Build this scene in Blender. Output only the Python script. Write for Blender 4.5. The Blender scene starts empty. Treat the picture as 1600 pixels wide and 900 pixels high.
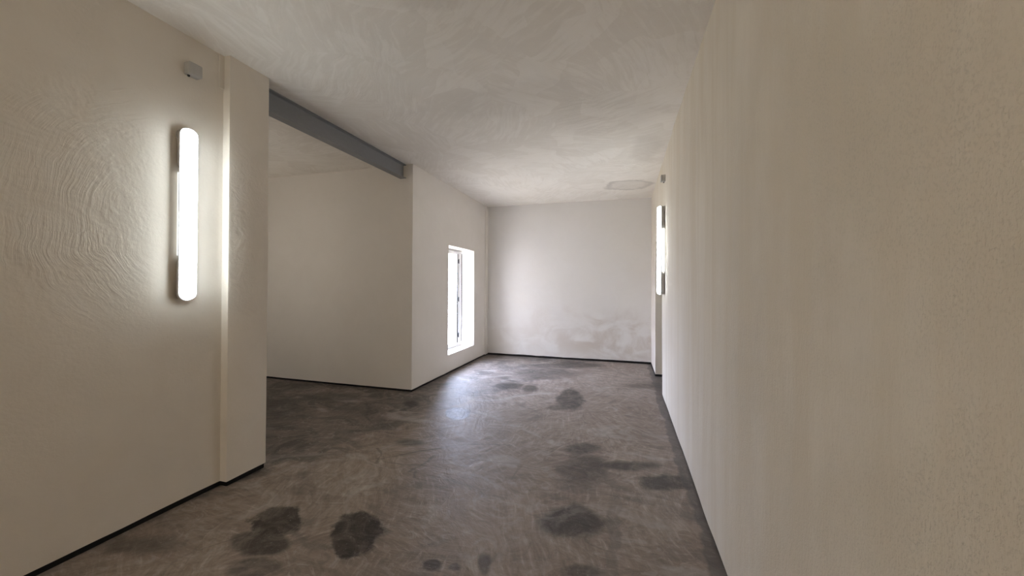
import bpy, bmesh, math, random
from mathutils import Vector, Matrix, noise

scn = bpy.context.scene
COL = scn.collection
PI = math.pi

# ------------------------------------------------------------------ camera
F_PX, YAW, PITCH, ROLL, CY, HC = 587.84, .2874, .0059, .005, 442.67, 1.4
cam_d = bpy.data.cameras.new('camera')
cam_d.sensor_width = 36
cam_d.lens = F_PX * 36 / 1600
cam_d.shift_y = -(450 - CY) / 1600
cam_d.clip_start = .02
cam = bpy.data.objects.new('camera', cam_d)
COL.objects.link(cam)
fw = Vector((-math.sin(YAW) * math.cos(PITCH), math.cos(YAW) * math.cos(PITCH), math.sin(PITCH)))
r0 = Vector((math.cos(YAW), math.sin(YAW), 0))
u0 = r0.cross(fw)
cr = math.cos(ROLL) * r0 + math.sin(ROLL) * u0
cu = -math.sin(ROLL) * r0 + math.cos(ROLL) * u0
M = Matrix((cr, cu, -fw)).transposed().to_4x4()
M.translation = Vector((0, 0, HC))
cam.matrix_world = M
scn.camera = cam

# ------------------------------------------------------------------ light, exposure
SKY_STRENGTH = 84.0
SKY_COLOR = (.63, .725, 1.0)
LAMP_STRENGTH = 18.0
REAR_FILL_STRENGTH = 33.0  # rear and bay lamps are added out of view, as fill
BAY_FILL_STRENGTH = 23.0
BAY_FILL_COLOR = (1.0, .95, .88)
LAMP_COLOR = (.86, .95, 1.0)
REAR_FILL_COLOR = (1.0, .90, .74)
scn.cycles.max_bounces = 8
vs = scn.view_settings
vs.view_transform = 'Standard'
vs.look = 'None'
vs.gamma = 1
vs.use_curve_mapping = False
vs.exposure = 0.17
w = bpy.data.worlds.new('world')
scn.world = w
w.use_nodes = True
bg = w.node_tree.nodes['Background']
bg.inputs[0].default_value = (*SKY_COLOR, 1)
bg.inputs[1].default_value = SKY_STRENGTH
# overcast sky above, paler ground light below the horizon
wt = w.node_tree
wtc = wt.nodes.new('ShaderNodeTexCoord')
wsp = wt.nodes.new('ShaderNodeSeparateXYZ')
wrm = wt.nodes.new('ShaderNodeValToRGB')
wmr = wt.nodes.new('ShaderNodeMapRange')
wmr.inputs[1].default_value, wmr.inputs[2].default_value = -.15, 1.0
wrm.color_ramp.elements[0].color = (.13, .128, .122, 1)
wrm.color_ramp.elements[1].color = (*SKY_COLOR, 1)
wel = wrm.color_ramp.elements.new(.26)
wel.color = tuple(c * .42 for c in SKY_COLOR) + (1,)
wt.links.new(wtc.outputs['Generated'], wsp.inputs[0])
wt.links.new(wsp.outputs[2], wmr.inputs[0])
wt.links.new(wmr.outputs[0], wrm.inputs[0])
wt.links.new(wrm.outputs[0], bg.inputs[0])
pd = bpy.data.lights.new('window_portal', 'AREA')
pd.shape = 'RECTANGLE'
pd.size, pd.size_y = 1.3, 2.0
pd.cycles.is_portal = True
po = bpy.data.objects.new('window_portal', pd)
COL.objects.link(po)
po.location = (-3.06, 5.96, 1.17)
po.rotation_euler = (0, -PI / 2, 0)

# ------------------------------------------------------------------ dimensions (metres)
XL, XP, XB, XR = -2.679, -2.620, -2.650, .482      # left wall, pier, window wall, right wall
YP0, YP1, YB, YK = 1.938, 2.243, 4.356, 7.175       # pier, bay back wall, far wall
YD0, YD1, ZD = 5.180, 6.253, 2.08                   # opening in the right wall
ZC = 2.99
YREAR = -3.6
WIN = (5.42, 6.49, .295, 2.035)                     # y0 y1 z0 z1


# ------------------------------------------------------------------ node helpers
class NT:
    def __init__(self, name, dim='3D'):
        self.dim = dim
        self.m = bpy.data.materials.new(name)
        self.m.use_nodes = True
        self.t = self.m.node_tree
        self.b = self.t.nodes['Principled BSDF']
        self.out = self.t.nodes['Material Output']
        self.co = self.t.nodes.new('ShaderNodeTexCoord').outputs['Object']

    def n(self, typ, **kw):
        nd = self.t.nodes.new(typ)
        for k, v in kw.items():
            setattr(nd, k, v)
        return nd

    def put(self, sock, v):
        if hasattr(v, 'is_linked') or isinstance(v, bpy.types.NodeSocket):
            self.t.links.new(v, sock)
        else:
            if sock.type == 'RGBA' and len(v) == 3:
                v = (*v, 1)
            sock.default_value = v

    def math(self, op, a, b=0.0, c=None, clamp=False):
        nd = self.n('ShaderNodeMath', operation=op, use_clamp=clamp)
        self.put(nd.inputs[0], a)
        self.put(nd.inputs[1], b)
        if c is not None:
            self.put(nd.inputs[2], c)
        return nd.outputs[0]

    def vmath(self, op, a, b):
        nd = self.n('ShaderNodeVectorMath', operation=op)
        self.put(nd.inputs[0], a)
        self.put(nd.inputs[1], b)
        return nd.outputs[0]

    def mapping(self, v, scale=(1, 1, 1), rot=(0, 0, 0), loc=(0, 0, 0)):
        nd = self.n('ShaderNodeMapping')
        self.put(nd.inputs['Vector'], v)
        nd.inputs['Scale'].default_value = scale
        nd.inputs['Rotation'].default_value = rot
        nd.inputs['Location'].default_value = loc
        return nd.outputs[0]

    def noise(self, v, scale, detail=4, rough=.55, dist=0.0, color=False):
        nd = self.n('ShaderNodeTexNoise', noise_dimensions=self.dim)
        self.put(nd.inputs['Vector'], v)
        nd.inputs['Scale'].default_value = scale
        nd.inputs['Detail'].default_value = detail
        nd.inputs['Roughness'].default_value = rough
        nd.inputs['Distortion'].default_value = dist
        return nd.outputs['Color' if color else 'Fac']

    def ramp(self, v, stops):
        nd = self.n('ShaderNodeValToRGB')
        el = nd.color_ramp.elements
        while len(el) < len(stops):
            el.new(.5)
        for e, (p, c) in zip(el, stops):
            e.position = p
            e.color = (c, c, c, 1) if not hasattr(c, '__len__') else (*c, 1)
        self.put(nd.inputs[0], v)
        return nd.outputs[0]

    def step(self, v, a, b):
        nd = self.n('ShaderNodeMapRange', interpolation_type='SMOOTHSTEP')
        self.put(nd.inputs[0], v)
        nd.inputs[1].default_value = a
        nd.inputs[2].default_value = b
        return nd.outputs[0]

    def mix(self, f, a, b, mode='MIX'):
        nd = self.n('ShaderNodeMix', data_type='RGBA', blend_type=mode)
        self.put(nd.inputs[0], f)
        self.put(nd.inputs[6], a)
        self.put(nd.inputs[7], b)
        return nd.outputs[2]

    def bump(self, h, strength, dist, prev=None):
        nd = self.n('ShaderNodeBump')
        self.put(nd.inputs['Height'], h)
        nd.inputs['Strength'].default_value = strength
        nd.inputs['Distance'].default_value = dist
        if prev is not None:
            self.put(nd.inputs['Normal'], prev)
        return nd.outputs[0]

    def xyz(self):
        s = self.n('ShaderNodeSeparateXYZ')
        self.put(s.inputs[0], self.co)
        return s.outputs

    def trowel(self, v, axis, cell, stroke, aniso, seed, warp=.25):
        """hand-trowelled patches: each patch has its own stroke direction; returns (stroke tone, patch tone)"""
        wn = self.vmath('SUBTRACT', self.noise(self.mapping(v, loc=(seed, 0, 0)), 1.3, 2, .5, color=True), (.5, .5, .5))
        wv = self.vmath('ADD', v, self.vmath('MULTIPLY', wn, (warp * 4, warp * 4, warp * 4)))
        vo = self.n('ShaderNodeTexVoronoi', feature='F1', voronoi_dimensions=self.dim)
        self.put(vo.inputs['Vector'], self.mapping(wv, loc=(seed * 2, seed, seed * .5)))
        vo.inputs['Scale'].default_value = cell
        sp = self.n('ShaderNodeSeparateColor')
        self.put(sp.inputs[0], vo.outputs['Color'])
        vr = self.n('ShaderNodeVectorRotate', rotation_type='AXIS_ANGLE')
        self.put(vr.inputs['Vector'], self.vmath('ADD', v, self.vmath('MULTIPLY', wn, (warp, warp, warp))))
        vr.inputs['Axis'].default_value = axis
        self.put(vr.inputs['Angle'], self.math('MULTIPLY', sp.outputs[0], 5.0))
        sc = (1, aniso, 1) if axis[2] else (1, aniso, 1)
        st = self.noise(self.mapping(vr.outputs[0], scale=sc, loc=(seed, seed, 0)), stroke, 4, .62, .3)
        return st, sp.outputs[1]

    def done(self, col, rough=.9, spec=.3, normal=None):
        self.put(self.b.inputs['Base Color'], col)
        self.put(self.b.inputs['Roughness'], rough)
        self.b.inputs['Specular IOR Level'].default_value = spec
        if normal is not None:
            self.put(self.b.inputs['Normal'], normal)
        return self.m


def simple(name, col, rough=.5, metal=0.0, spec=.5, grain=0.0):
    t = NT(name)
    t.b.inputs['Metallic'].default_value = metal
    nz = t.noise(t.co, 35, 4)
    dark = tuple(c * .86 for c in col)
    nrm = t.bump(t.noise(t.co, 180, 3), grain, .001) if grain else None
    return t.done(t.mix(nz, dark, col), rough, spec, nrm)


def plaster(name, seed, base=(.80, .738, .65), dark=(.72, .652, .56), streak=(1, 1, 1), grain=.35,
            strokes=0.0, stroke_mask=None, stroke_tone=0.0, axis=(1, 0, 0), cell=1.6, arcs=None, lumps=False, grit=False, blot=.5, extra=None):
    t = NT(name, '2D' if axis[2] else '3D')
    v = t.mapping(t.co, loc=(seed * 3.1, seed * 1.7, seed * 2.3))
    big = t.noise(v, .9, 5, .55, .6)
    med = t.noise(t.mapping(v, scale=streak), 3.2, 6, .6, .8)
    fac = t.math('ADD', t.math('MULTIPLY', t.step(big, .35, .65), .5), t.math('MULTIPLY', t.step(med, .35, .68), .5))
    col = t.mix(t.math('MULTIPLY', fac, blot), base, dark)
    pit = t.step(t.noise(v, 70, 2, .5), .70, .78)
    col = t.mix(t.math('MULTIPLY', pit, .10), col, (.40, .36, .31))
    if extra:
        col = extra(t, v, col)
    # relief: slow waviness, trowel ridges, sandy grain
    nrm = t.bump(t.noise(v, 2.6, 2, .5), .30, .02)
    if strokes:
        st, pt = t.trowel(v, axis, cell, 3.2, 7, seed, .18)
        st2, pt2 = t.trowel(v, axis, cell * 1.7, 7, 6, seed + 7, .2)
        m = t.step(t.noise(v, 1.3, 3, .6, .5), .38, .6)
        if stroke_mask:
            m = t.math('MULTIPLY', m, stroke_mask(t))
        h = t.math('MULTIPLY', t.math('ADD', st, t.math('MULTIPLY', pt, .10)), m)
        nrm = t.bump(h, strokes, .02, nrm)
        if stroke_tone:
            tone = t.step(t.math('ADD', st, t.math('MULTIPLY', t.math('SUBTRACT', pt2, .5), .35)), .35, .68)
            col = t.mix(t.math('MULTIPLY', tone, stroke_tone), col, t.mix(1.0, col, (.80, .775, .74), 'MULTIPLY'))
    if arcs:
        x, y, z = t.xyz()
        wn = t.vmath('SUBTRACT', t.noise(v, 1.6, 3, .5, color=True), (.5, .5, .5))
        d = t.vmath('ADD', t.vmath('SUBTRACT', t.co, (0, arcs[0], arcs[1])), t.vmath('MULTIPLY', wn, (0, .35, .35)))
        sp = t.n('ShaderNodeSeparateXYZ')
        t.put(sp.inputs[0], d)
        rr = t.math('SQRT', t.math('ADD', t.math('MULTIPLY', sp.outputs[1], sp.outputs[1]), t.math('MULTIPLY', sp.outputs[2], sp.outputs[2])))
        th = t.math('ARCTAN2', sp.outputs[2], sp.outputs[1])
        cb = t.n('ShaderNodeCombineXYZ')
        t.put(cb.inputs[0], t.math('MULTIPLY', rr, 56.0))
        t.put(cb.inputs[1], t.math('MULTIPLY', th, 3.0))
        an = t.noise(cb.outputs[0], 1.0, 5, .6)
        m = t.step(t.noise(v, 2.2, 4, .6, .5), .40, .62)
        if stroke_mask:
            m = t.math('MULTIPLY', m, stroke_mask(t))
        nrm = t.bump(t.math('MULTIPLY', an, m), .62, .011, nrm)
    if lumps:                # rough patched plaster on the pier face
        x, y, z = t.xyz()
        m = t.math('MULTIPLY', t.step(y, YP0 - .03, YP0 + .02), t.math('MULTIPLY', t.step(z, 1.0, 1.5), t.math('SUBTRACT', 1.0, t.step(z, 2.1, 2.6))))
        nrm = t.bump(t.math('MULTIPLY', t.noise(v, 9, 5, .6, 1.2), m), .45, .02, nrm)
    if grit:                 # coarse sand showing in the nearer, worn part
        x, y, z = t.xyz()
        m = t.math('MULTIPLY', t.math('SUBTRACT', 1.0, t.step(y, .9, 2.6)), t.step(t.noise(v, 1.7, 4, .6), .30, .60))
        col = t.mix(t.math('MULTIPLY', t.math('ADD', .4, m), .32), col, t.mix(1.0, col, (.80, .765, .67), 'MULTIPLY'))
        g = t.step(t.noise(t.mapping(v, scale=(1, 1, .8)), 210, 3, .6), .50, .66)
        col = t.mix(t.math('MULTIPLY', t.math('MULTIPLY', g, m), .30), col, (.50, .45, .37))
        nrm = t.bump(t.math('MULTIPLY', g, t.math('ADD', m, .15)), .4, -.003, nrm)
        sv = t.noise(t.mapping(v, scale=(1, 3.0, .22)), 2.2, 5, .6)
        col = t.mix(t.math('MULTIPLY', t.step(sv, .42, .64), .75), col, (.70, .62, .50))
    nrm = t.bump(t.noise(t.mapping(v, scale=streak), 55, 3, .6), grain, .004, nrm)
    return t.done(col, .88, .25, nrm)


def ellipse(t, cx, cy, cz, rx, ry, rz):
    """0 at the centre, 1 on the ellipse, with a noisy outline."""
    wob = t.noise(t.co, 2.4, 6, .62, color=True)
    d = t.vmath('ADD', t.vmath('SUBTRACT', t.co, (cx + .15, cy + .15, cz + .15)), t.vmath('MULTIPLY', wob, (.3, .3, .3)))
    d = t.vmath('DIVIDE', d, (rx, ry, rz))
    ln = t.n('ShaderNodeVectorMath', operation='LENGTH')
    t.put(ln.inputs[0], d)
    return ln.outputs['Value']


# ---- the materials of the room
def left_mask(t):
    x, y, z = t.xyz()
    a = t.math('SUBTRACT', 1.0, t.step(y, 1.25, 1.7))
    b = t.step(z, .95, 1.5)
    c = t.math('SUBTRACT', 1.0, t.step(z, 2.5, 2.75))
    return t.math('MULTIPLY', t.math('MULTIPLY', a, b), c)


def damp_far(t, v, col):
    x, y, z = t.xyz()
    zz = t.math('ADD', z, t.math('MULTIPLY', t.math('SUBTRACT', t.noise(v, 1.5, 5, .6, .8), .5), 1.0))
    low = t.math('SUBTRACT', 1.0, t.step(zz, .45, 1.0))
    bl = t.step(t.noise(t.mapping(v, scale=(1, 1, 1.6)), 1.9, 5, .6, .7), .36, .62)
    xs = t.math('ADD', .35, t.math('MULTIPLY', t.step(x, -1.9, -.5), .65))
    f = t.math('MULTIPLY', t.math('MULTIPLY', low, bl), xs)
    col = t.mix(t.math('MULTIPLY', f, .62), col, (.52, .43, .35))
    pale = t.math('MULTIPLY', t.math('SUBTRACT', 1.0, t.step(z, .03, .3)), .35)
    return t.mix(pale, col, (.74, .70, .66))


def ceiling_spots(t, v, col):
    e = ellipse(t, .09, 6.2, ZC, .36, .30, 1)
    ring = t.math('MULTIPLY', t.step(e, .70, .90), t.math('SUBTRACT', 1.0, t.step(e, .95, 1.08)))
    fill = t.math('SUBTRACT', 1.0, t.step(e, .9, 1.05))
    col = t.mix(t.math('MULTIPLY', fill, .14), col, (.42, .38, .34))
    col = t.mix(t.math('MULTIPLY', ring, .25), col, (.36, .32, .28))
    for (cx, cy, rx, ry, k) in ((-.3, 1.55, .55, .18, .28), (.15, 1.9, .25, .3, .2), (-1.0, 1.75, .35, .2, .22),
                                (-.9, 3.1, .9, .35, .16), (-.2, 3.6, .6, .5, .16), (.25, 4.6, .2, .5, .2)):
        e = ellipse(t, cx, cy, ZC, rx, ry, 1)
        col = t.mix(t.math('MULTIPLY', t.math('SUBTRACT', 1.0, t.step(e, .5, 1.15)), k), col, (.46, .41, .35))
    return col


MAT = {}
MAT['left'] = plaster('plaster_left', 1, base=(.77, .705, .615), dark=(.69, .62, .53), arcs=(1.80, 1.70), lumps=True, stroke_mask=left_mask, grain=.30, blot=.6)
PALE = dict(base=(.79, .755, .715), dark=(.71, .67, .625))
MAT['window_wall'] = plaster('plaster_window_wall', 2, base=(.85, .80, .74), dark=(.77, .715, .65), grain=.25, blot=.35)
MAT['far'] = plaster('plaster_far', 3, **PALE, grain=.3, blot=.3, extra=damp_far)
MAT['right'] = plaster('plaster_right', 4, streak=(1, 1.5, .5), grain=.6, blot=.7, grit=True, base=(.80, .735, .635))
MAT['ceiling'] = plaster('plaster_ceiling', 5, base=(.96, .915, .85), dark=(.87, .81, .73), grain=.3, strokes=.30, stroke_tone=.32, axis=(0, 0, 1), cell=1.5, blot=.35, extra=ceiling_spots)
MAT['black_joint'] = simple('black_base_joint', (.012, .011, .011), .7, spec=.2)  # plain black for the recessed strip under the plaster
MAT['steel'] = simple('grey_painted_steel', (.27, .275, .285), .45, 0, .5, .1)
MAT['box'] = simple('grey_plastic', (.50, .48, .45), .5, 0, .4)
MAT['housing'] = simple('grey_housing_plastic', (.50, .48, .47), .5, 0, .4)
MAT['white'] = simple('white_plastic', (.90, .90, .90), .4, 0, .4)
MAT['rubber'] = simple('dark_rubber', (.05, .05, .05), .7, 0, .2)
MAT['black_seal'] = simple('black_window_seal', (.006, .006, .006), .9, spec=.05)
MAT['gasket'] = simple('grey_seal', (.13, .13, .14), .7, 0, .2)

t = NT('lamp_diffuser')
t.b.inputs['Emission Color'].default_value = (*LAMP_COLOR, 1)
t.b.inputs['Emission Strength'].default_value = LAMP_STRENGTH
MAT['glow'] = t.done((.85, .85, .83), .35, .4)
for key, st, lc in (('rear_fill', REAR_FILL_STRENGTH, REAR_FILL_COLOR), ('bay_fill', BAY_FILL_STRENGTH, BAY_FILL_COLOR)):
    t = NT('added_fill_diffuser')  # diffusers of the added, unseen fill lamps
    t.b.inputs['Emission Color'].default_value = (*lc, 1)
    t.b.inputs['Emission Strength'].default_value = st
    MAT[key] = t.done((.85, .85, .83), .35, .4)
t = NT('lamp_back_added_glow')
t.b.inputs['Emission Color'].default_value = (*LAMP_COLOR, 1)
t.b.inputs['Emission Strength'].default_value = .8  # weak emission imitates lamp light leaking through the back cover
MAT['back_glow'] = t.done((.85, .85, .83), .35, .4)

t = NT('window_glass')
tr = t.n('ShaderNodeBsdfTransparent')
gl = t.n('ShaderNodeBsdfGlossy')
gl.inputs['Roughness'].default_value = .02
fr = t.n('ShaderNodeLayerWeight')
fr.inputs['Blend'].default_value = .5
schlick = t.math('ADD', .04, t.math('MULTIPLY', t.math('POWER', fr.outputs['Facing'], 5.0), .96))
ms = t.n('ShaderNodeMixShader')
t.put(ms.inputs[0], schlick)
t.put(ms.inputs[1], tr.outputs[0])
t.put(ms.inputs[2], gl.outputs[0])
t.put(t.out.inputs['Surface'], ms.outputs[0])
MAT['glass'] = t.m


def floor_material():
    t = NT('troweled_concrete', '2D')
    v = t.co
    x, y, z = t.xyz()
    big = t.noise(v, .8, 4, .6, 1.2)
    med = t.noise(t.mapping(v, scale=(1, 1.35, 1), rot=(0, 0, .5)), 2.6, 6, .66, 1.6)
    fine = t.noise(v, 14, 5, .7, .6)
    sweep = t.noise(t.mapping(v, scale=(1.0, 4.5, 1), rot=(0, 0, -.55)), 3.0, 5, .68, 2.0)
    col = t.ramp(big, [(.30, (0.169, 0.152, 0.140)), (.5, (0.231, 0.213, 0.196)), (.7, (0.281, 0.260, 0.240))])
    col = t.mix(.55, col, t.ramp(med, [(.28, (0.106, 0.095, 0.088)), (.5, (0.237, 0.219, 0.200)), (.72, (0.350, 0.328, 0.306))]))
    col = t.mix(.35, col, t.ramp(sweep, [(.3, (0.125, 0.112, 0.104)), (.5, (0.231, 0.213, 0.195)), (.75, (0.375, 0.350, 0.331))]))
    col = t.mix(.30, col, t.ramp(fine, [(.3, (0.138, 0.125, 0.115)), (.7, (0.325, 0.300, 0.281))]))
    st, pt = t.trowel(v, (0, 0, 1), 1.2, 2.6, 6, 4.0, .2)
    st2, pt2 = t.trowel(v, (0, 0, 1), 2.1, 5.5, 7, 11.0, .2)
    col = t.mix(.34, col, t.ramp(st, [(.30, (.10, .09, .082)), (.5, (.215, .197, .182)), (.70, (.37, .345, .325))]))
    col = t.mix(.18, col, t.ramp(st2, [(.32, (.10, .09, .082)), (.5, (.215, .197, .182)), (.68, (.40, .375, .355))]))
    col = t.mix(t.math('MULTIPLY', t.math('SUBTRACT', pt, .25), .35, clamp=True), col, (.12, .108, .10))
    scr = t.step(st2, .64, .70)
    col = t.mix(t.math('MULTIPLY', scr, .16), col, (.50, .475, .45))
    con = t.n('ShaderNodeBrightContrast')
    t.put(con.inputs['Color'], t.mix(1.0, col, (1.10, 1.0, .93), 'MULTIPLY'))
    con.inputs['Contrast'].default_value = .26
    con.inputs['Bright'].default_value = .075
    col = con.outputs[0]
    # darker pour in the side bay, with a lap edge running out of the corner
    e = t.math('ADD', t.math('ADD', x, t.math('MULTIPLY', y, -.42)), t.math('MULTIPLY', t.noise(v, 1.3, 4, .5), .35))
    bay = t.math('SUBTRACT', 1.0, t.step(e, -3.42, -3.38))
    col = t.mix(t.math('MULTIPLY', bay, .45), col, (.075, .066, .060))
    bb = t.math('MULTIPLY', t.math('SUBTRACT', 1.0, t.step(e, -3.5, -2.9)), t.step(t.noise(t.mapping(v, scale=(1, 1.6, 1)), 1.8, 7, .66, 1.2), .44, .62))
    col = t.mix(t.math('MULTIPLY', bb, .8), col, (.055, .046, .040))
    mo = t.noise(t.mapping(v, scale=(1, 1.5, 1), rot=(0, 0, .7)), 5.5, 6, .72, 1.8)
    col = t.mix(t.math('MULTIPLY', t.step(mo, .53, .68), .35), col, (.10, .088, .08))
    col = t.mix(t.math('MULTIPLY', t.math('SUBTRACT', 1.0, t.step(mo, .34, .46)), .30), col, (.42, .39, .36))
    # worn pale and dark zones
    zn = t.noise(t.mapping(v, scale=(.8, 1.2, 1), loc=(5, 2, 0)), 1.5, 6, .62, 1.5)
    col = t.mix(t.math('MULTIPLY', t.step(zn, .54, .72), .40), col, (.42, .385, .355))
    col = t.mix(t.math('MULTIPLY', t.math('SUBTRACT', 1.0, t.step(zn, .30, .45)), .45), col, (.09, .078, .070))
    # stains: damp and oily spots (x, y, rx, ry, turn, strength)
    wob = t.vmath('SUBTRACT', t.noise(v, 3.2, 6, .62, color=True), (.5, .5, .5))
    wob2 = t.vmath('SUBTRACT', t.noise(v, 1.1, 2, .5, color=True), (.5, .5, .5))
    wv = t.vmath('ADD', v, t.vmath('ADD', t.vmath('MULTIPLY', wob, (.30, .26, 0)), t.vmath('MULTIPLY', wob2, (.08, .08, 0))))
    wvs = t.vmath('ADD', v, t.vmath('MULTIPLY', wob, (.10, .10, 0)))
    inner = t.noise(v, 5.5, 5, .7, 1.0)
    total = None
    for (sx, sy, rx, ry, a, k, soft) in STAINS:
        d = t.vmath('SUBTRACT', wvs if min(rx, ry) < .095 or (.12 < min(rx, ry) < .133 and ry < rx and sy > 2) else wv, (sx, sy, 0))
        d = t.mapping(d, rot=(0, 0, -a))
        d = t.vmath('MULTIPLY', d, (1 / rx, 1 / ry, 0))
        ln = t.n('ShaderNodeVectorMath', operation='LENGTH')
        t.put(ln.inputs[0], d)
        s = t.math('MULTIPLY', t.math('SUBTRACT', 1.0, t.step(ln.outputs['Value'], 1 - soft, 1 + soft)), k)
        total = s if total is None else t.math('MAXIMUM', total, s)
    total = t.math('MULTIPLY', total, t.math('ADD', .62, t.math('MULTIPLY', t.step(inner, .3, .6), .38)))
    col = t.mix(total, col, (.022, .016, .012))
    # dark margin along the right wall
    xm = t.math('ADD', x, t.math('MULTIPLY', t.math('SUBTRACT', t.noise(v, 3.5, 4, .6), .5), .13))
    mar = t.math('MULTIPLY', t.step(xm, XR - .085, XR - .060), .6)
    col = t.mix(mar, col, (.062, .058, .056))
    # straight darker trowel track in the foreground
    tk = t.math('ABSOLUTE', t.math('SUBTRACT', t.math('ADD', xm, t.math('MULTIPLY', y, -.03)), -.115))
    trk = t.math('MULTIPLY', t.math('SUBTRACT', 1.0, t.step(tk, .022, .04)), t.math('SUBTRACT', 1.0, t.step(y, 2.3, 2.9)))
    col = t.mix(t.math('MULTIPLY', trk, .35), col, (.09, .082, .075))
    # hair cracks and trowel lines
    heights = []
    for sc, seed, wdt, amt, colr in ((.42, 3.0, .0022, .3, (.06, .052, .046)), (.6, 9.0, .0022, .25, (.07, .06, .054)),
                                     (.55, 17.0, .002, .18, (.45, .425, .40))):
        nz = t.noise(t.mapping(v, loc=(seed, seed * 2, 0), scale=(1, 1.5, 1), rot=(0, 0, .4)), sc, 2, .4, .3)
        ln = t.math('SUBTRACT', 1.0, t.step(t.math('ABSOLUTE', t.math('SUBTRACT', nz, .5)), wdt * .3, wdt))
        mk = t.step(t.noise(t.mapping(v, loc=(seed * 5, 0, 0)), 1.2, 2), .47, .6)
        ln = t.math('MULTIPLY', ln, mk)
        heights.append(ln)
        col = t.mix(t.math('MULTIPLY', ln, amt), col, colr)
    cv = t.vmath('ADD', v, t.vmath('MULTIPLY', wob, (.10, .10, 0)))
    cv = t.vmath('MULTIPLY', cv, (1, 1, 0))
    dmin = None
    for (ax, ay, bx_, by_) in CRACKS:
        a = Vector((ax, ay, 0))
        ab = Vector((bx_, by_, 0)) - a
        ap = t.vmath('SUBTRACT', cv, a[:])
        dt = t.n('ShaderNodeVectorMath', operation='DOT_PRODUCT')
        t.put(dt.inputs[0], ap)
        t.put(dt.inputs[1], (ab / ab.length_squared)[:])
        hh = t.math('ADD', dt.outputs['Value'], 0.0, clamp=True)
        sc_ = t.n('ShaderNodeVectorMath', operation='SCALE')
        sc_.inputs[0].default_value = ab[:]
        t.put(sc_.inputs['Scale'], hh)
        ln = t.n('ShaderNodeVectorMath', operation='LENGTH')
        t.put(ln.inputs[0], t.vmath('SUBTRACT', ap, sc_.outputs[0]))
        dmin = ln.outputs['Value'] if dmin is None else t.math('MINIMUM', dmin, ln.outputs['Value'])
    wd = t.math('MULTIPLY', t.step(med, .3, .6), .010)
    ck = t.math('MULTIPLY', t.math('SUBTRACT', 1.0, t.step(t.math('SUBTRACT', dmin, wd), .0, .006)), .45)
    col = t.mix(ck, col, (.06, .05, .044))
    grit = t.step(t.noise(v, 60, 3, .6), .66, .74)
    col = t.mix(t.math('MULTIPLY', grit, .25), col, (.42, .40, .38))
    rough = t.math('ADD', .37, t.math('MULTIPLY', t.math('ADD', med, fine), .17))
    rough = t.math('SUBTRACT', rough, t.math('MULTIPLY', total, .06))
    nrm = t.bump(t.math('ADD', t.math('ADD', med, t.math('MULTIPLY', st, .8)), t.math('MULTIPLY', fine, .25)), .36, .014)
    return t.done(col, rough, .42, nrm)


CRACKS = [  # x0, y0, x1, y1 on the floor
    (-1.874, 2.600, -1.663, 2.810),
    (-1.663, 2.810, -1.458, 2.992),
    (-1.458, 2.992, -1.152, 3.128),
    (-1.152, 3.128, -0.933, 3.181),
    (-2.017, 2.779, -1.911, 2.659),
    (-1.911, 2.659, -1.860, 2.525),
    (-1.501, 2.785, -1.510, 2.599),
    (-1.510, 2.599, -1.537, 2.507),
    (-1.496, 2.530, -1.455, 2.443)]
STAINS = [
    (-1.427, 1.798, 0.198, 0.134, 2.789, 1.00, 0.12),
    (-1.937, 1.770, 0.193, 0.104, 2.737, 0.95, 0.14),
    (-1.887, 1.576, 0.185, 0.092, -3.130, 0.85, 0.16),
    (-1.754, 1.432, 0.143, 0.063, -3.038, 0.60, 0.25),
    (-0.292, 2.271, 0.195, 0.145, -2.619, 0.90, 0.35),
    (0.274, 2.906, 0.178, 0.108, -2.553, 0.90, 0.30),
    (0.010, 3.066, 0.276, 0.072, -2.820, 0.85, 0.50),
    (-0.333, 3.298, 0.164, 0.133, -2.333, 0.80, 0.40),
    (-0.269, 2.906, 0.251, 0.185, 1.394, 0.75, 0.50),
    (-0.637, 4.713, 0.466, 0.158, 1.683, 0.90, 0.20),
    (-1.525, 5.028, 0.196, 0.167, -2.813, 0.85, 0.30),
    (-1.213, 4.990, 0.160, 0.121, 1.719, 0.85, 0.30),
    (-1.730, 3.782, 0.188, 0.131, 2.122, 1.00, 0.20),
    (-2.395, 3.923, 0.118, 0.090, 2.539, 0.95, 0.30),
    (-2.450, 3.645, 0.054, 0.039, 2.971, 0.70, 0.40),
    (-2.367, 3.694, 0.049, 0.037, 2.654, 0.70, 0.40),
    (-1.812, 2.952, 0.126, 0.067, -2.945, 0.80, 0.50),
    (-3.850, 3.419, 0.625, 0.220, 2.509, 0.80, 0.40),
    (-4.387, 4.123, 0.413, 0.189, -3.002, 0.60, 0.40),
    (-3.472, 3.879, 0.367, 0.158, -2.948, 0.70, 0.50),
    (-2.843, 3.568, 0.302, 0.185, -3.116, 0.40, 0.50),
    (-0.924, 1.702, 0.049, 0.039, 2.800, 0.85, 0.25),
    (-0.804, 1.716, 0.029, 0.021, -3.033, 0.70, 0.40),
    (-0.660, 1.782, 0.078, 0.035, 1.940, 0.70, 0.35),
    (-0.188, 1.880, 0.089, 0.041, -2.789, 0.70, 0.40),
    (-0.792, 6.676, 0.512, 0.211, -2.791, 0.70, 0.40),
    (-1.212, 5.933, 0.619, 0.265, -2.810, 0.50, 0.50),
    (-0.727, 4.299, 0.106, 0.089, -2.497, 0.70, 0.30),
    (0.274, 5.597, 0.278, 0.132, -2.721, 0.55, 0.40),
    (-2.467, 1.389, 0.217, 0.067, -2.957, 0.60, 0.50),
    (-2.106, 2.064, 0.117, 0.060, -3.079, 0.35, 0.50),
    (-1.106, 5.659, 0.245, 0.119, -2.799, 0.60, 0.40),
]
MAT['floor'] = floor_material()


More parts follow.
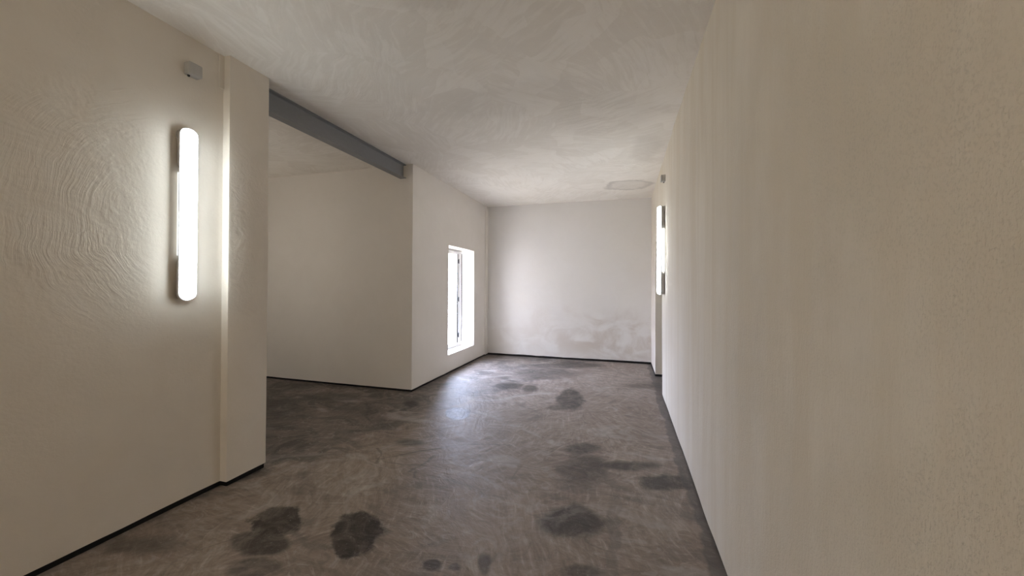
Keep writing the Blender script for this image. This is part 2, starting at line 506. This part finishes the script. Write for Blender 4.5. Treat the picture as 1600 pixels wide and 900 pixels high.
# ------------------------------------------------------------------ mesh helpers
def link(name, me, mat, parent=None, smooth=None):
    o = bpy.data.objects.new(name, me)
    COL.objects.link(o)
    if mat is not None:
        me.materials.append(mat)
    if parent is not None:
        o.parent = parent
    if smooth is not None:
        for p in me.polygons:
            p.use_smooth = True
        try:
            me.set_sharp_from_angle(angle=smooth)
        except Exception:
            pass
    return o


def from_bm(name, bm, mat, parent=None, smooth=None):
    bmesh.ops.recalc_face_normals(bm, faces=bm.faces[:])
    me = bpy.data.meshes.new(name)
    bm.to_mesh(me)
    bm.free()
    return link(name, me, mat, parent, smooth)


def struct(o):
    o['kind'] = 'structure'
    return o


def tag(o, label, cat, group=None):
    o['label'] = label
    o['category'] = cat
    if group:
        o['group'] = group
    return o


def thing(name, loc, label, cat, group=None, rz=0):
    o = bpy.data.objects.new(name, None)
    o.empty_display_size = .1
    COL.objects.link(o)
    o.location = loc
    o.rotation_euler = (0, 0, rz)
    return tag(o, label, cat, group)


def box_bm(x0, x1, y0, y1, z0, z1, bevel=0.0, seg=3, bm=None):
    own = bmesh.new()
    r = bmesh.ops.create_cube(own, size=1)
    for vv in own.verts:
        vv.co = Vector((x0 + (vv.co.x + .5) * (x1 - x0), y0 + (vv.co.y + .5) * (y1 - y0), z0 + (vv.co.z + .5) * (z1 - z0)))
    if bevel:
        bmesh.ops.bevel(own, geom=own.edges[:], offset=bevel, segments=seg, profile=.5, affect='EDGES')
    if bm is None:
        return own
    tmp = bpy.data.meshes.new('tmp')
    own.to_mesh(tmp)
    own.free()
    bm.from_mesh(tmp)
    bpy.data.meshes.remove(tmp)
    return bm


def wob(p, amp):
    q = Vector(p)
    return amp * (noise.noise(q * .9 + Vector((3, 7, 1))) + .5 * noise.noise(q * 2.7 + Vector((9, 2, 5))) + .22 * noise.noise(q * 7.5))


def path_wall(name, pts, z0, z1, thick, mat, hole=None, amp=.005, inset=0.0, ds=.13, dz=.17, rnd=.006, ragged=0.0):
    """A solid wall along a plan path: the room lies to the right of the path. Front displaced a little, back mitred."""
    P = [Vector((a, b)) for a, b in pts]
    n = len(P)

    def right(d):
        return Vector((d.y, -d.x))
    dirs = [(P[i + 1] - P[i]).normalized() for i in range(n - 1)]
    mit = []
    for i in range(n):
        if i == 0:
            mit.append(right(dirs[0]))
        elif i == n - 1:
            mit.append(right(dirs[-1]))
        else:
            a, b = right(dirs[i - 1]), right(dirs[i])
            m = (a + b)
            mit.append(m / (m.dot(a)))
    # samples along the path: (front point, back point, normal)
    cols = []
    for i in range(n - 1):
        L = (P[i + 1] - P[i]).length
        ts = [0.0]
        k = max(1, int(round(L / ds)))
        marks = [j * L / k for j in range(1, k)]
        if hole and hole[0] == i:
            marks = [q for q in marks if min(abs(q - hole[1]), abs(q - hole[2])) > ds * .4] + [hole[1], hole[2]]
        if i > 0:
            marks.append(min(rnd, L * .2))
        if i < n - 2:
            marks.append(L - min(rnd, L * .2))
        ts += sorted(set(marks))
        if i == n - 2:
            ts.append(L)
        for s in ts:
            f = s / L
            m = mit[i] * (1 - f) + mit[i + 1] * f
            base = P[i] + dirs[i] * s
            nrm = m.normalized()
            fr = base - m * inset
            if s == 0.0 and i > 0:                       # knock the arris back a touch
                turn = dirs[i - 1].x * dirs[i].y - dirs[i - 1].y * dirs[i].x
                fr = fr - nrm * (rnd * .35 if turn > 0 else -rnd * .35)
            cols.append((fr, base - m * (inset + thick), nrm, i, s))
    zs = [z0]
    k = max(1, int(round((z1 - z0) / dz)))
    mk = [z0 + j * (z1 - z0) / k for j in range(1, k)]
    if hole:
        mk = [q for q in mk if min(abs(q - hole[3]), abs(q - hole[4])) > dz * .4] + [q for q in hole[3:5] if z0 < q < z1]
    zs += sorted(mk) + [z1]
    bm = bmesh.new()
    F, B = [], []
    for (fr, bk, nr, i, s) in cols:
        rf, rb = [], []
        for j, z in enumerate(zs):
            d = wob((fr.x, fr.y, z), amp) if amp else 0
            zz = z
            if j == 0 and ragged:
                zz = z + ragged * (noise.noise(Vector((fr.x * 3.1, fr.y * 3.1, 4))) + .6 * noise.noise(Vector((fr.x * 9, fr.y * 9, 8))))
            rf.append(bm.verts.new((fr.x + nr.x * d, fr.y + nr.y * d, zz)))
            rb.append(bm.verts.new((bk.x, bk.y, z)))
        F.append(rf)
        B.append(rb)
    nc, nz = len(cols) - 1, len(zs) - 1

    def solid(a, b):
        if not (0 <= a < nc and 0 <= b < nz):
            return False
        if hole and cols[a][3] == hole[0]:
            i = hole[0]
            s0 = cols[a][4]
            s1 = cols[a + 1][4] if cols[a + 1][3] == i else (P[i + 1] - P[i]).length
            if s0 >= hole[1] - 1e-5 and s1 <= hole[2] + 1e-5 and zs[b] >= hole[3] - 1e-5 and zs[b + 1] <= hole[4] + 1e-5:
                return False
        return True
    for a in range(nc):
        for b in range(nz):
            if not solid(a, b):
                continue
            bm.faces.new((F[a][b], F[a + 1][b], F[a + 1][b + 1], F[a][b + 1]))
            bm.faces.new((B[a][b], B[a][b + 1], B[a + 1][b + 1], B[a + 1][b]))
            for (da, db, p, q) in ((-1, 0, (a, b), (a, b + 1)), (1, 0, (a + 1, b), (a + 1, b + 1)),
                                   (0, -1, (a, b), (a + 1, b)), (0, 1, (a, b + 1), (a + 1, b + 1))):
                if not solid(a + da, b + db):
                    try:
                        bm.faces.new((F[p[0]][p[1]], F[q[0]][q[1]], B[q[0]][q[1]], B[p[0]][p[1]]))
                    except ValueError:
                        pass
    bmesh.ops.remove_doubles(bm, verts=bm.verts[:], dist=1e-6)
    return struct(from_bm(name, bm, mat, None, math.radians(40)))


def slab(name, x0, x1, y0, y1, z, thick, mat, amp, step=.2):
    nx, ny = int((x1 - x0) / step), int((y1 - y0) / step)
    bm = bmesh.new()
    s = 1 if thick > 0 else -1
    T, U = [], []
    for i in range(nx + 1):
        a, b = [], []
        for j in range(ny + 1):
            x, y = x0 + (x1 - x0) * i / nx, y0 + (y1 - y0) * j / ny
            a.append(bm.verts.new((x, y, z + (wob((x, y, z), amp) if amp else 0))))
            b.append(bm.verts.new((x, y, z + thick)))
        T.append(a)
        U.append(b)
    def solid(i, j):
        if not (0 <= i < nx and 0 <= j < ny):
            return False
        x, y = x0 + (x1 - x0) * (i + .5) / nx, y0 + (y1 - y0) * (j + .5) / ny
        return not (x < XB - .3 and (y > YB + .3 or y < YP1 - .35))
    for i in range(nx):
        for j in range(ny):
            if not solid(i, j):
                continue
            bm.faces.new((T[i][j], T[i + 1][j], T[i + 1][j + 1], T[i][j + 1]))
            bm.faces.new((U[i][j], U[i][j + 1], U[i + 1][j + 1], U[i + 1][j]))
            for di, dj, p, q in ((-1, 0, (i, j), (i, j + 1)), (1, 0, (i + 1, j), (i + 1, j + 1)),
                                 (0, -1, (i, j), (i + 1, j)), (0, 1, (i, j + 1), (i + 1, j + 1))):
                if not solid(i + di, j + dj):
                    bm.faces.new((T[p[0]][p[1]], T[q[0]][q[1]], U[q[0]][q[1]], U[p[0]][p[1]]))
    bmesh.ops.delete(bm, geom=[q for q in bm.verts if not q.link_faces], context='VERTS')
    return struct(from_bm(name, bm, mat, None, math.radians(40)))


# ------------------------------------------------------------------ the room
X_OUT, X_PAS = -6.6, 1.7
slab('floor', X_OUT - .2, X_PAS + .2, YREAR - .2, YK + .3, 0, -.12, MAT['floor'], 0.0)
slab('ceiling', X_OUT - .2, X_PAS + .2, YREAR - .2, YK + .3, ZC, .15, MAT['ceiling'], .006)

GAP = .034      # black joint under the plaster
ZT = ZC + .03
left_path = [(XL, YREAR - .1), (XL, YP0), (XP, YP0), (XP, YP1), (X_OUT - .1, YP1)]
path_wall('wall_left', left_path, GAP, ZT, .15, MAT['left'], amp=.004, ragged=.004)
path_wall('baseboard_left', left_path, -.01, GAP + .012, .08, MAT['black_joint'], amp=0, inset=.010, dz=1)

win_path = [(X_OUT - .1, YB), (XB, YB), (XB, YK + .1)]
path_wall('wall_window', win_path, GAP - .006, ZT, .34, MAT['window_wall'], amp=.003, ragged=.004,
          hole=(1, WIN[0] - YB, WIN[1] - YB, WIN[2], WIN[3]))
path_wall('baseboard_window', win_path, -.01, GAP + .006, .08, MAT['black_joint'], amp=0, inset=.008, dz=1)

path_wall('wall_far', [(XB - .1, YK), (XR + .1, YK)], GAP + .004, ZT, .25, MAT['far'], amp=.004, ragged=.006)
path_wall('baseboard_far', [(XB - .1, YK), (XR + .1, YK)], -.01, GAP + .006, .08, MAT['black_joint'], amp=0, inset=.008, dz=1)

right_path = [(XR, YK + .1), (XR, YREAR - .1)]
path_wall('wall_right', right_path, .014, ZT, .30, MAT['right'], amp=.006, ragged=.006,
          hole=(0, YK + .1 - YD1, YK + .1 - YD0, .0, ZD))
path_wall('baseboard_right', [(XR + .3, YD0), (XR, YD0), (XR, YREAR - .1)], -.01, .022, .05, MAT['black_joint'], amp=0, inset=.006, dz=1)
path_wall('baseboard_right_corner', [(XR, YK + .05), (XR, YD1), (XR + .3, YD1)], -.01, .034, .05, MAT['black_joint'], amp=0, inset=-.002, dz=1)

path_wall('wall_rear', [(XR + .1, YREAR), (XL - .1, YREAR)], GAP, ZT, .2, MAT['window_wall'], amp=.004)
path_wall('wall_bay_end', [(X_OUT, YP1 - .1), (X_OUT, YB + .1)], GAP - .02, ZT, .15, MAT['window_wall'], amp=.003)
path_wall('wall_passage', [(XR + .25, YD1 + .05), (X_PAS, YD1 + .05), (X_PAS, YD0 - .05), (XR + .25, YD0 - .05)], -.01, ZT, .1,
          MAT['window_wall'], amp=.002)

# narrow plastered chase in the far left corner
bm = box_bm(XB - .05, XB + .022, 7.045, YK + .05, .022, ZT, .006, 2)
struct(from_bm('trim_1', bm, MAT['window_wall'], None, math.radians(40)))
bm = box_bm(XB - .05, XB + .015, 7.052, YK + .05, -.005, .03)
struct(from_bm('baseboard_chase', bm, MAT['black_joint']))
# shallow cover strip with an open end, high in the corner by the pier
bm = box_bm(XL - .03, XL + .006, YP0 - .034, YP0 + .02, 2.755, ZT, .002, 1)
struct(from_bm('trim_2', bm, MAT['left'], None, math.radians(40)))

# ------------------------------------------------------------------ window
y0, y1, z0, z1 = WIN
wx0, wx1 = XB - .32, XB - .25           # frame depth range
wr = bpy.data.objects.new('window_1', None)
COL.objects.link(wr)
wr.location = (XB - .28, (y0 + y1) / 2, z0)
struct(wr)


def wchild(name, bm, mat, parent=wr, smooth=math.radians(40)):
    o = from_bm(name, bm, mat, None, smooth)
    off = parent.matrix_world.translation.copy() if parent is wr else Vector((0, 0, 0))
    o.data.transform(Matrix.Translation(-Vector(wr.location)))
    o.parent = parent
    return o


def ring_bm(xa, xb, ya, yb, za, zb, wd, bev=.004):
    bm = bmesh.new()
    for q in ((xa, xb, ya, ya + wd, za, zb), (xa, xb, yb - wd, yb, za, zb),
              (xa, xb, ya + wd, yb - wd, za, za + wd), (xa, xb, ya + wd, yb - wd, zb - wd, zb)):
        box_bm(*q, bevel=bev, seg=2, bm=bm)
    return bm


fw_ = .035
wchild('window_frame', ring_bm(wx0, wx1, y0 - .02, y1 + .02, z0 - .02, z1 + .02, fw_ + .02), MAT['white'])
g = .006
sash = wchild('window_sash', ring_bm(wx0 + .012, wx1 + .015, y0 + fw_ + g, y1 - fw_ - g, z0 + fw_ + g, z1 - fw_ - g, .042), MAT['white'])
wchild('fixed_post', box_bm(wx1 - .012, wx1 + .016, y1 - .205, y1 - .045, z0 + fw_, z1 - fw_, .004, 2), MAT['white'])
wchild('seal', box_bm(wx1 + .008, wx1 + .016, y1 - .228, y1 - .206, z0 + fw_ + .03, z1 - fw_ - .03), MAT['black_seal'])
wchild('seal', box_bm(wx0 + .02, wx1 + .018, y1 - .044, y1 - .012, z0 + fw_ + .03, z1 - fw_ - .02), MAT['black_seal'])
s0 = fw_ + g + .036
wchild('glass_pane', box_bm(wx0 + .035, wx0 + .039, y0 + s0, y1 - s0, z0 + s0, z1 - s0), MAT['glass'], sash)
for hz in (z0 + .20, (z0 + z1) / 2 - .02, z1 - .2):
    bm = bmesh.new()
    bmesh.ops.create_cone(bm, cap_ends=True, segments=16, radius1=.008, radius2=.008, depth=.085,
                          matrix=Matrix.Translation((wx1 + .028, y1 - .195, hz)))
    box_bm(wx1 + .012, wx1 + .022, y1 - .225, y1 - .165, hz - .03, hz + .03, .002, 1, bm)
    wchild('hinge', bm, MAT['gasket'])
hm = (z0 + z1) / 2
bm = box_bm(wx1 + .014, wx1 + .026, y0 + fw_ + .012, y0 + fw_ + .042, hm - .05, hm + .05, .004, 2)
box_bm(wx1 + .026, wx1 + .055, y0 + fw_ + .019, y0 + fw_ + .035, hm + .015, hm + .031, .003, 2, bm)
box_bm(wx1 + .045, wx1 + .060, y0 + fw_ + .018, y0 + fw_ + .036, hm - .10, hm + .033, .004, 2, bm)
wchild('handle', bm, MAT['white'], sash)

# ------------------------------------------------------------------ steel beam over the bay opening
bx = -2.750
by0, by1 = YP1 - .12, YB + .10
H, BW, TF, TW, RR = .180, .091, .009, .007, .009
zt = ZC - .004
prof = []


def fillet(cx, cz, a0, a1, k=5):
    return [(cx + RR * math.cos(a0 + (a1 - a0) * i / k), cz + RR * math.sin(a0 + (a1 - a0) * i / k)) for i in range(k + 1)]


h = BW / 2
wq = TW / 2
prof += [(-h, zt), (h, zt), (h, zt - TF)]
prof += fillet(wq + RR, zt - TF - RR, PI / 2, PI)
prof += fillet(wq + RR, zt - H + TF + RR, PI, 1.5 * PI)
prof += [(h, zt - H + TF), (h, zt - H), (-h, zt - H), (-h, zt - H + TF)]
prof += fillet(-wq - RR, zt - H + TF + RR, 1.5 * PI, 2 * PI)
prof += fillet(-wq - RR, zt - TF - RR, 0, PI / 2)
prof += [(-h, zt - TF)]
bm = bmesh.new()
rows = []
for yy in (by0, by1):
    rows.append([bm.verts.new((px + bx - h, yy, pz)) for px, pz in prof])
N = len(prof)
for i in range(N):
    bm.faces.new((rows[0][i], rows[0][(i + 1) % N], rows[1][(i + 1) % N], rows[1][i]))
bm.faces.new(rows[0][::-1])
bm.faces.new(rows[1])
o = from_bm('steel_beam', bm, MAT['steel'], None, math.radians(30))
tag(o, 'grey painted steel I-beam spanning the side bay opening just under the ceiling', 'beam')


# ------------------------------------------------------------------ wall lamps: long round-ended batten lights
def stadium(hw, hl, k=14):
    """outline in (y, z): round ended slot of half width hw and half length hl."""
    pts = []
    for i in range(k + 1):
        a = PI * i / k
        pts.append((hw * math.cos(a), hl - hw + hw * math.sin(a)))
    for i in range(k + 1):
        a = PI + PI * i / k
        pts.append((hw * math.cos(a), -(hl - hw) + hw * math.sin(a)))
    return pts


def loft(layers, cap0=True, cap1=True):
    bm = bmesh.new()
    rs = [[bm.verts.new((x, y, z)) for (y, z) in pts] for x, pts in layers]
    n = len(rs[0])
    for a, b in zip(rs, rs[1:]):
        for i in range(n):
            bm.faces.new((a[i], a[(i + 1) % n], b[(i + 1) % n], b[i]))
    if cap0:
        bm.faces.new(rs[0][::-1])
    if cap1:
        bm.faces.new(rs[-1])
    return bm


def make_lamp(label):
    """origin on the wall, local +x points into the room"""
    t = thing('wall_lamp', (0, 0, 0), label, 'lamp')
    hw, hl = .043, .54
    lay = [(.0462, stadium(.042, hl - .004))]
    lay.append((.055, stadium(.042, hl - .004)))
    for i in range(1, 9):
        a = PI / 2 * i / 8
        ins = .032 * (1 - math.cos(a))
        lay.append((.055 + .032 * math.sin(a), stadium(.042 - ins, hl - .004 - ins)))
    d = from_bm('diffuser', loft(lay), MAT['glow'], t, math.radians(50))
    from_bm('back_plate', loft([(.038, stadium(.046, hl)), (.040, stadium(.049, hl + .003)), (.046, stadium(.049, hl + .003))]), MAT['housing'], t, math.radians(40))
    for s in (-1, 1):
        c = s * (hl - .004 - .13)
        pts = [(y, z + c) for y, z in stadium(hw - .006, .13)]
        m = from_bm('end_mount', loft([(.006, pts), (.0375, pts)]), MAT['housing'], t, math.radians(40))
        zc = s * (hl - .046)
        disc = [(.0445 * math.cos(2 * PI * i / 32), zc + .0445 * math.sin(2 * PI * i / 32)) for i in range(32)]
        if s > 0:
            from_bm('cable_entry_seal', loft([(-.004, disc), (.0058, disc)]), MAT['box'], m, math.radians(40))
        bm = bmesh.new()
        bmesh.ops.create_cone(bm, cap_ends=True, segments=16, radius1=.006, radius2=.006, depth=.006,
                              matrix=Matrix.Translation((.022, -(hw - .004), s * (hl - .20))) @ Matrix.Rotation(PI / 2, 4, 'X'))
        from_bm('screw', bm, MAT['box'], m, math.radians(40))
    from_bm('glowing_driver_cover', box_bm(.002, .0378, -.035, .035, -.262, .262, .004, 2), MAT['back_glow'], t, math.radians(40))  # glows by itself so the cover looks lit
    return t


def copy_tree(o, parent=None):
    c = o.copy()
    COL.objects.link(c)
    if parent is not None:
        c.parent = parent
    for ch in list(o.children):
        copy_tree(ch, c)
    return c


lamp = make_lamp('lit white batten lamp on the left wall before the pier')
lamp['group'] = 'vertical batten lamps on the walls'
lamp.location = (XL + .001, 1.692, 1.838)
lamp2 = copy_tree(lamp)
lamp2['label'] = 'lit white batten lamp seen edge-on at the end of the right wall'
lamp2.location = (XR - .001, 4.90, 1.838)
lamp2.rotation_euler = (0, 0, PI)

for lx, ly, lz, rz, lab in ((-4.55, YP1 + .001, 1.838, PI / 2, 'unseen fill lamp added inside the side bay, behind the pier'),
                        (XL + .001, -1.15, 2.40, 0, 'unseen fill lamp added on the left wall behind the viewer'),
                        (-1.1, YREAR + .001, 2.1, PI / 2, 'unseen fill lamp added on the rear wall behind the viewer')):
    lk = copy_tree(lamp)  # extra copies out of view, added to fill the room with light
    lk['label'] = lab
    lk.location = (lx, ly, lz)
    lk.rotation_euler = (0, 0, rz)
    for ch in lk.children:
        if ch.name.startswith('diffuser'):
            ch.data = ch.data.copy()
            ch.data.materials[0] = MAT['rear_fill' if ly < 0 else 'bay_fill']


# ------------------------------------------------------------------ junction boxes above the lamps
def make_box(label):
    t = thing('junction_box', (0, 0, 0), label, 'junction box', 'junction boxes above the lamps')
    b = from_bm('box_body', box_bm(-.004, .034, -.039, .039, -.039, .039, .006, 3), MAT['box'], t, math.radians(40))
    from_bm('box_lid', box_bm(.0345, .050, -.040, .040, -.040, .040, .009, 4), MAT['box'], t, math.radians(40))
    bm = bmesh.new()
    bmesh.ops.create_cone(bm, cap_ends=True, segments=20, radius1=.008, radius2=.006, depth=.010,
                          matrix=Matrix.Translation((.015, -.022, -.043)) @ Matrix.Rotation(PI, 4, 'X'))
    from_bm('cable_gland', bm, MAT['rubber'], b, math.radians(40))
    return t


jb = make_box('small pale grey junction box on the left wall above the lamp')
jb.location = (XL + .001, 1.730, 2.772)
jb2 = copy_tree(jb)
jb2['label'] = 'small grey junction box high on the right wall above the edge-on lamp'
jb2.location = (XR - .001, 4.86, 2.700)
jb2.rotation_euler = (0, 0, PI)
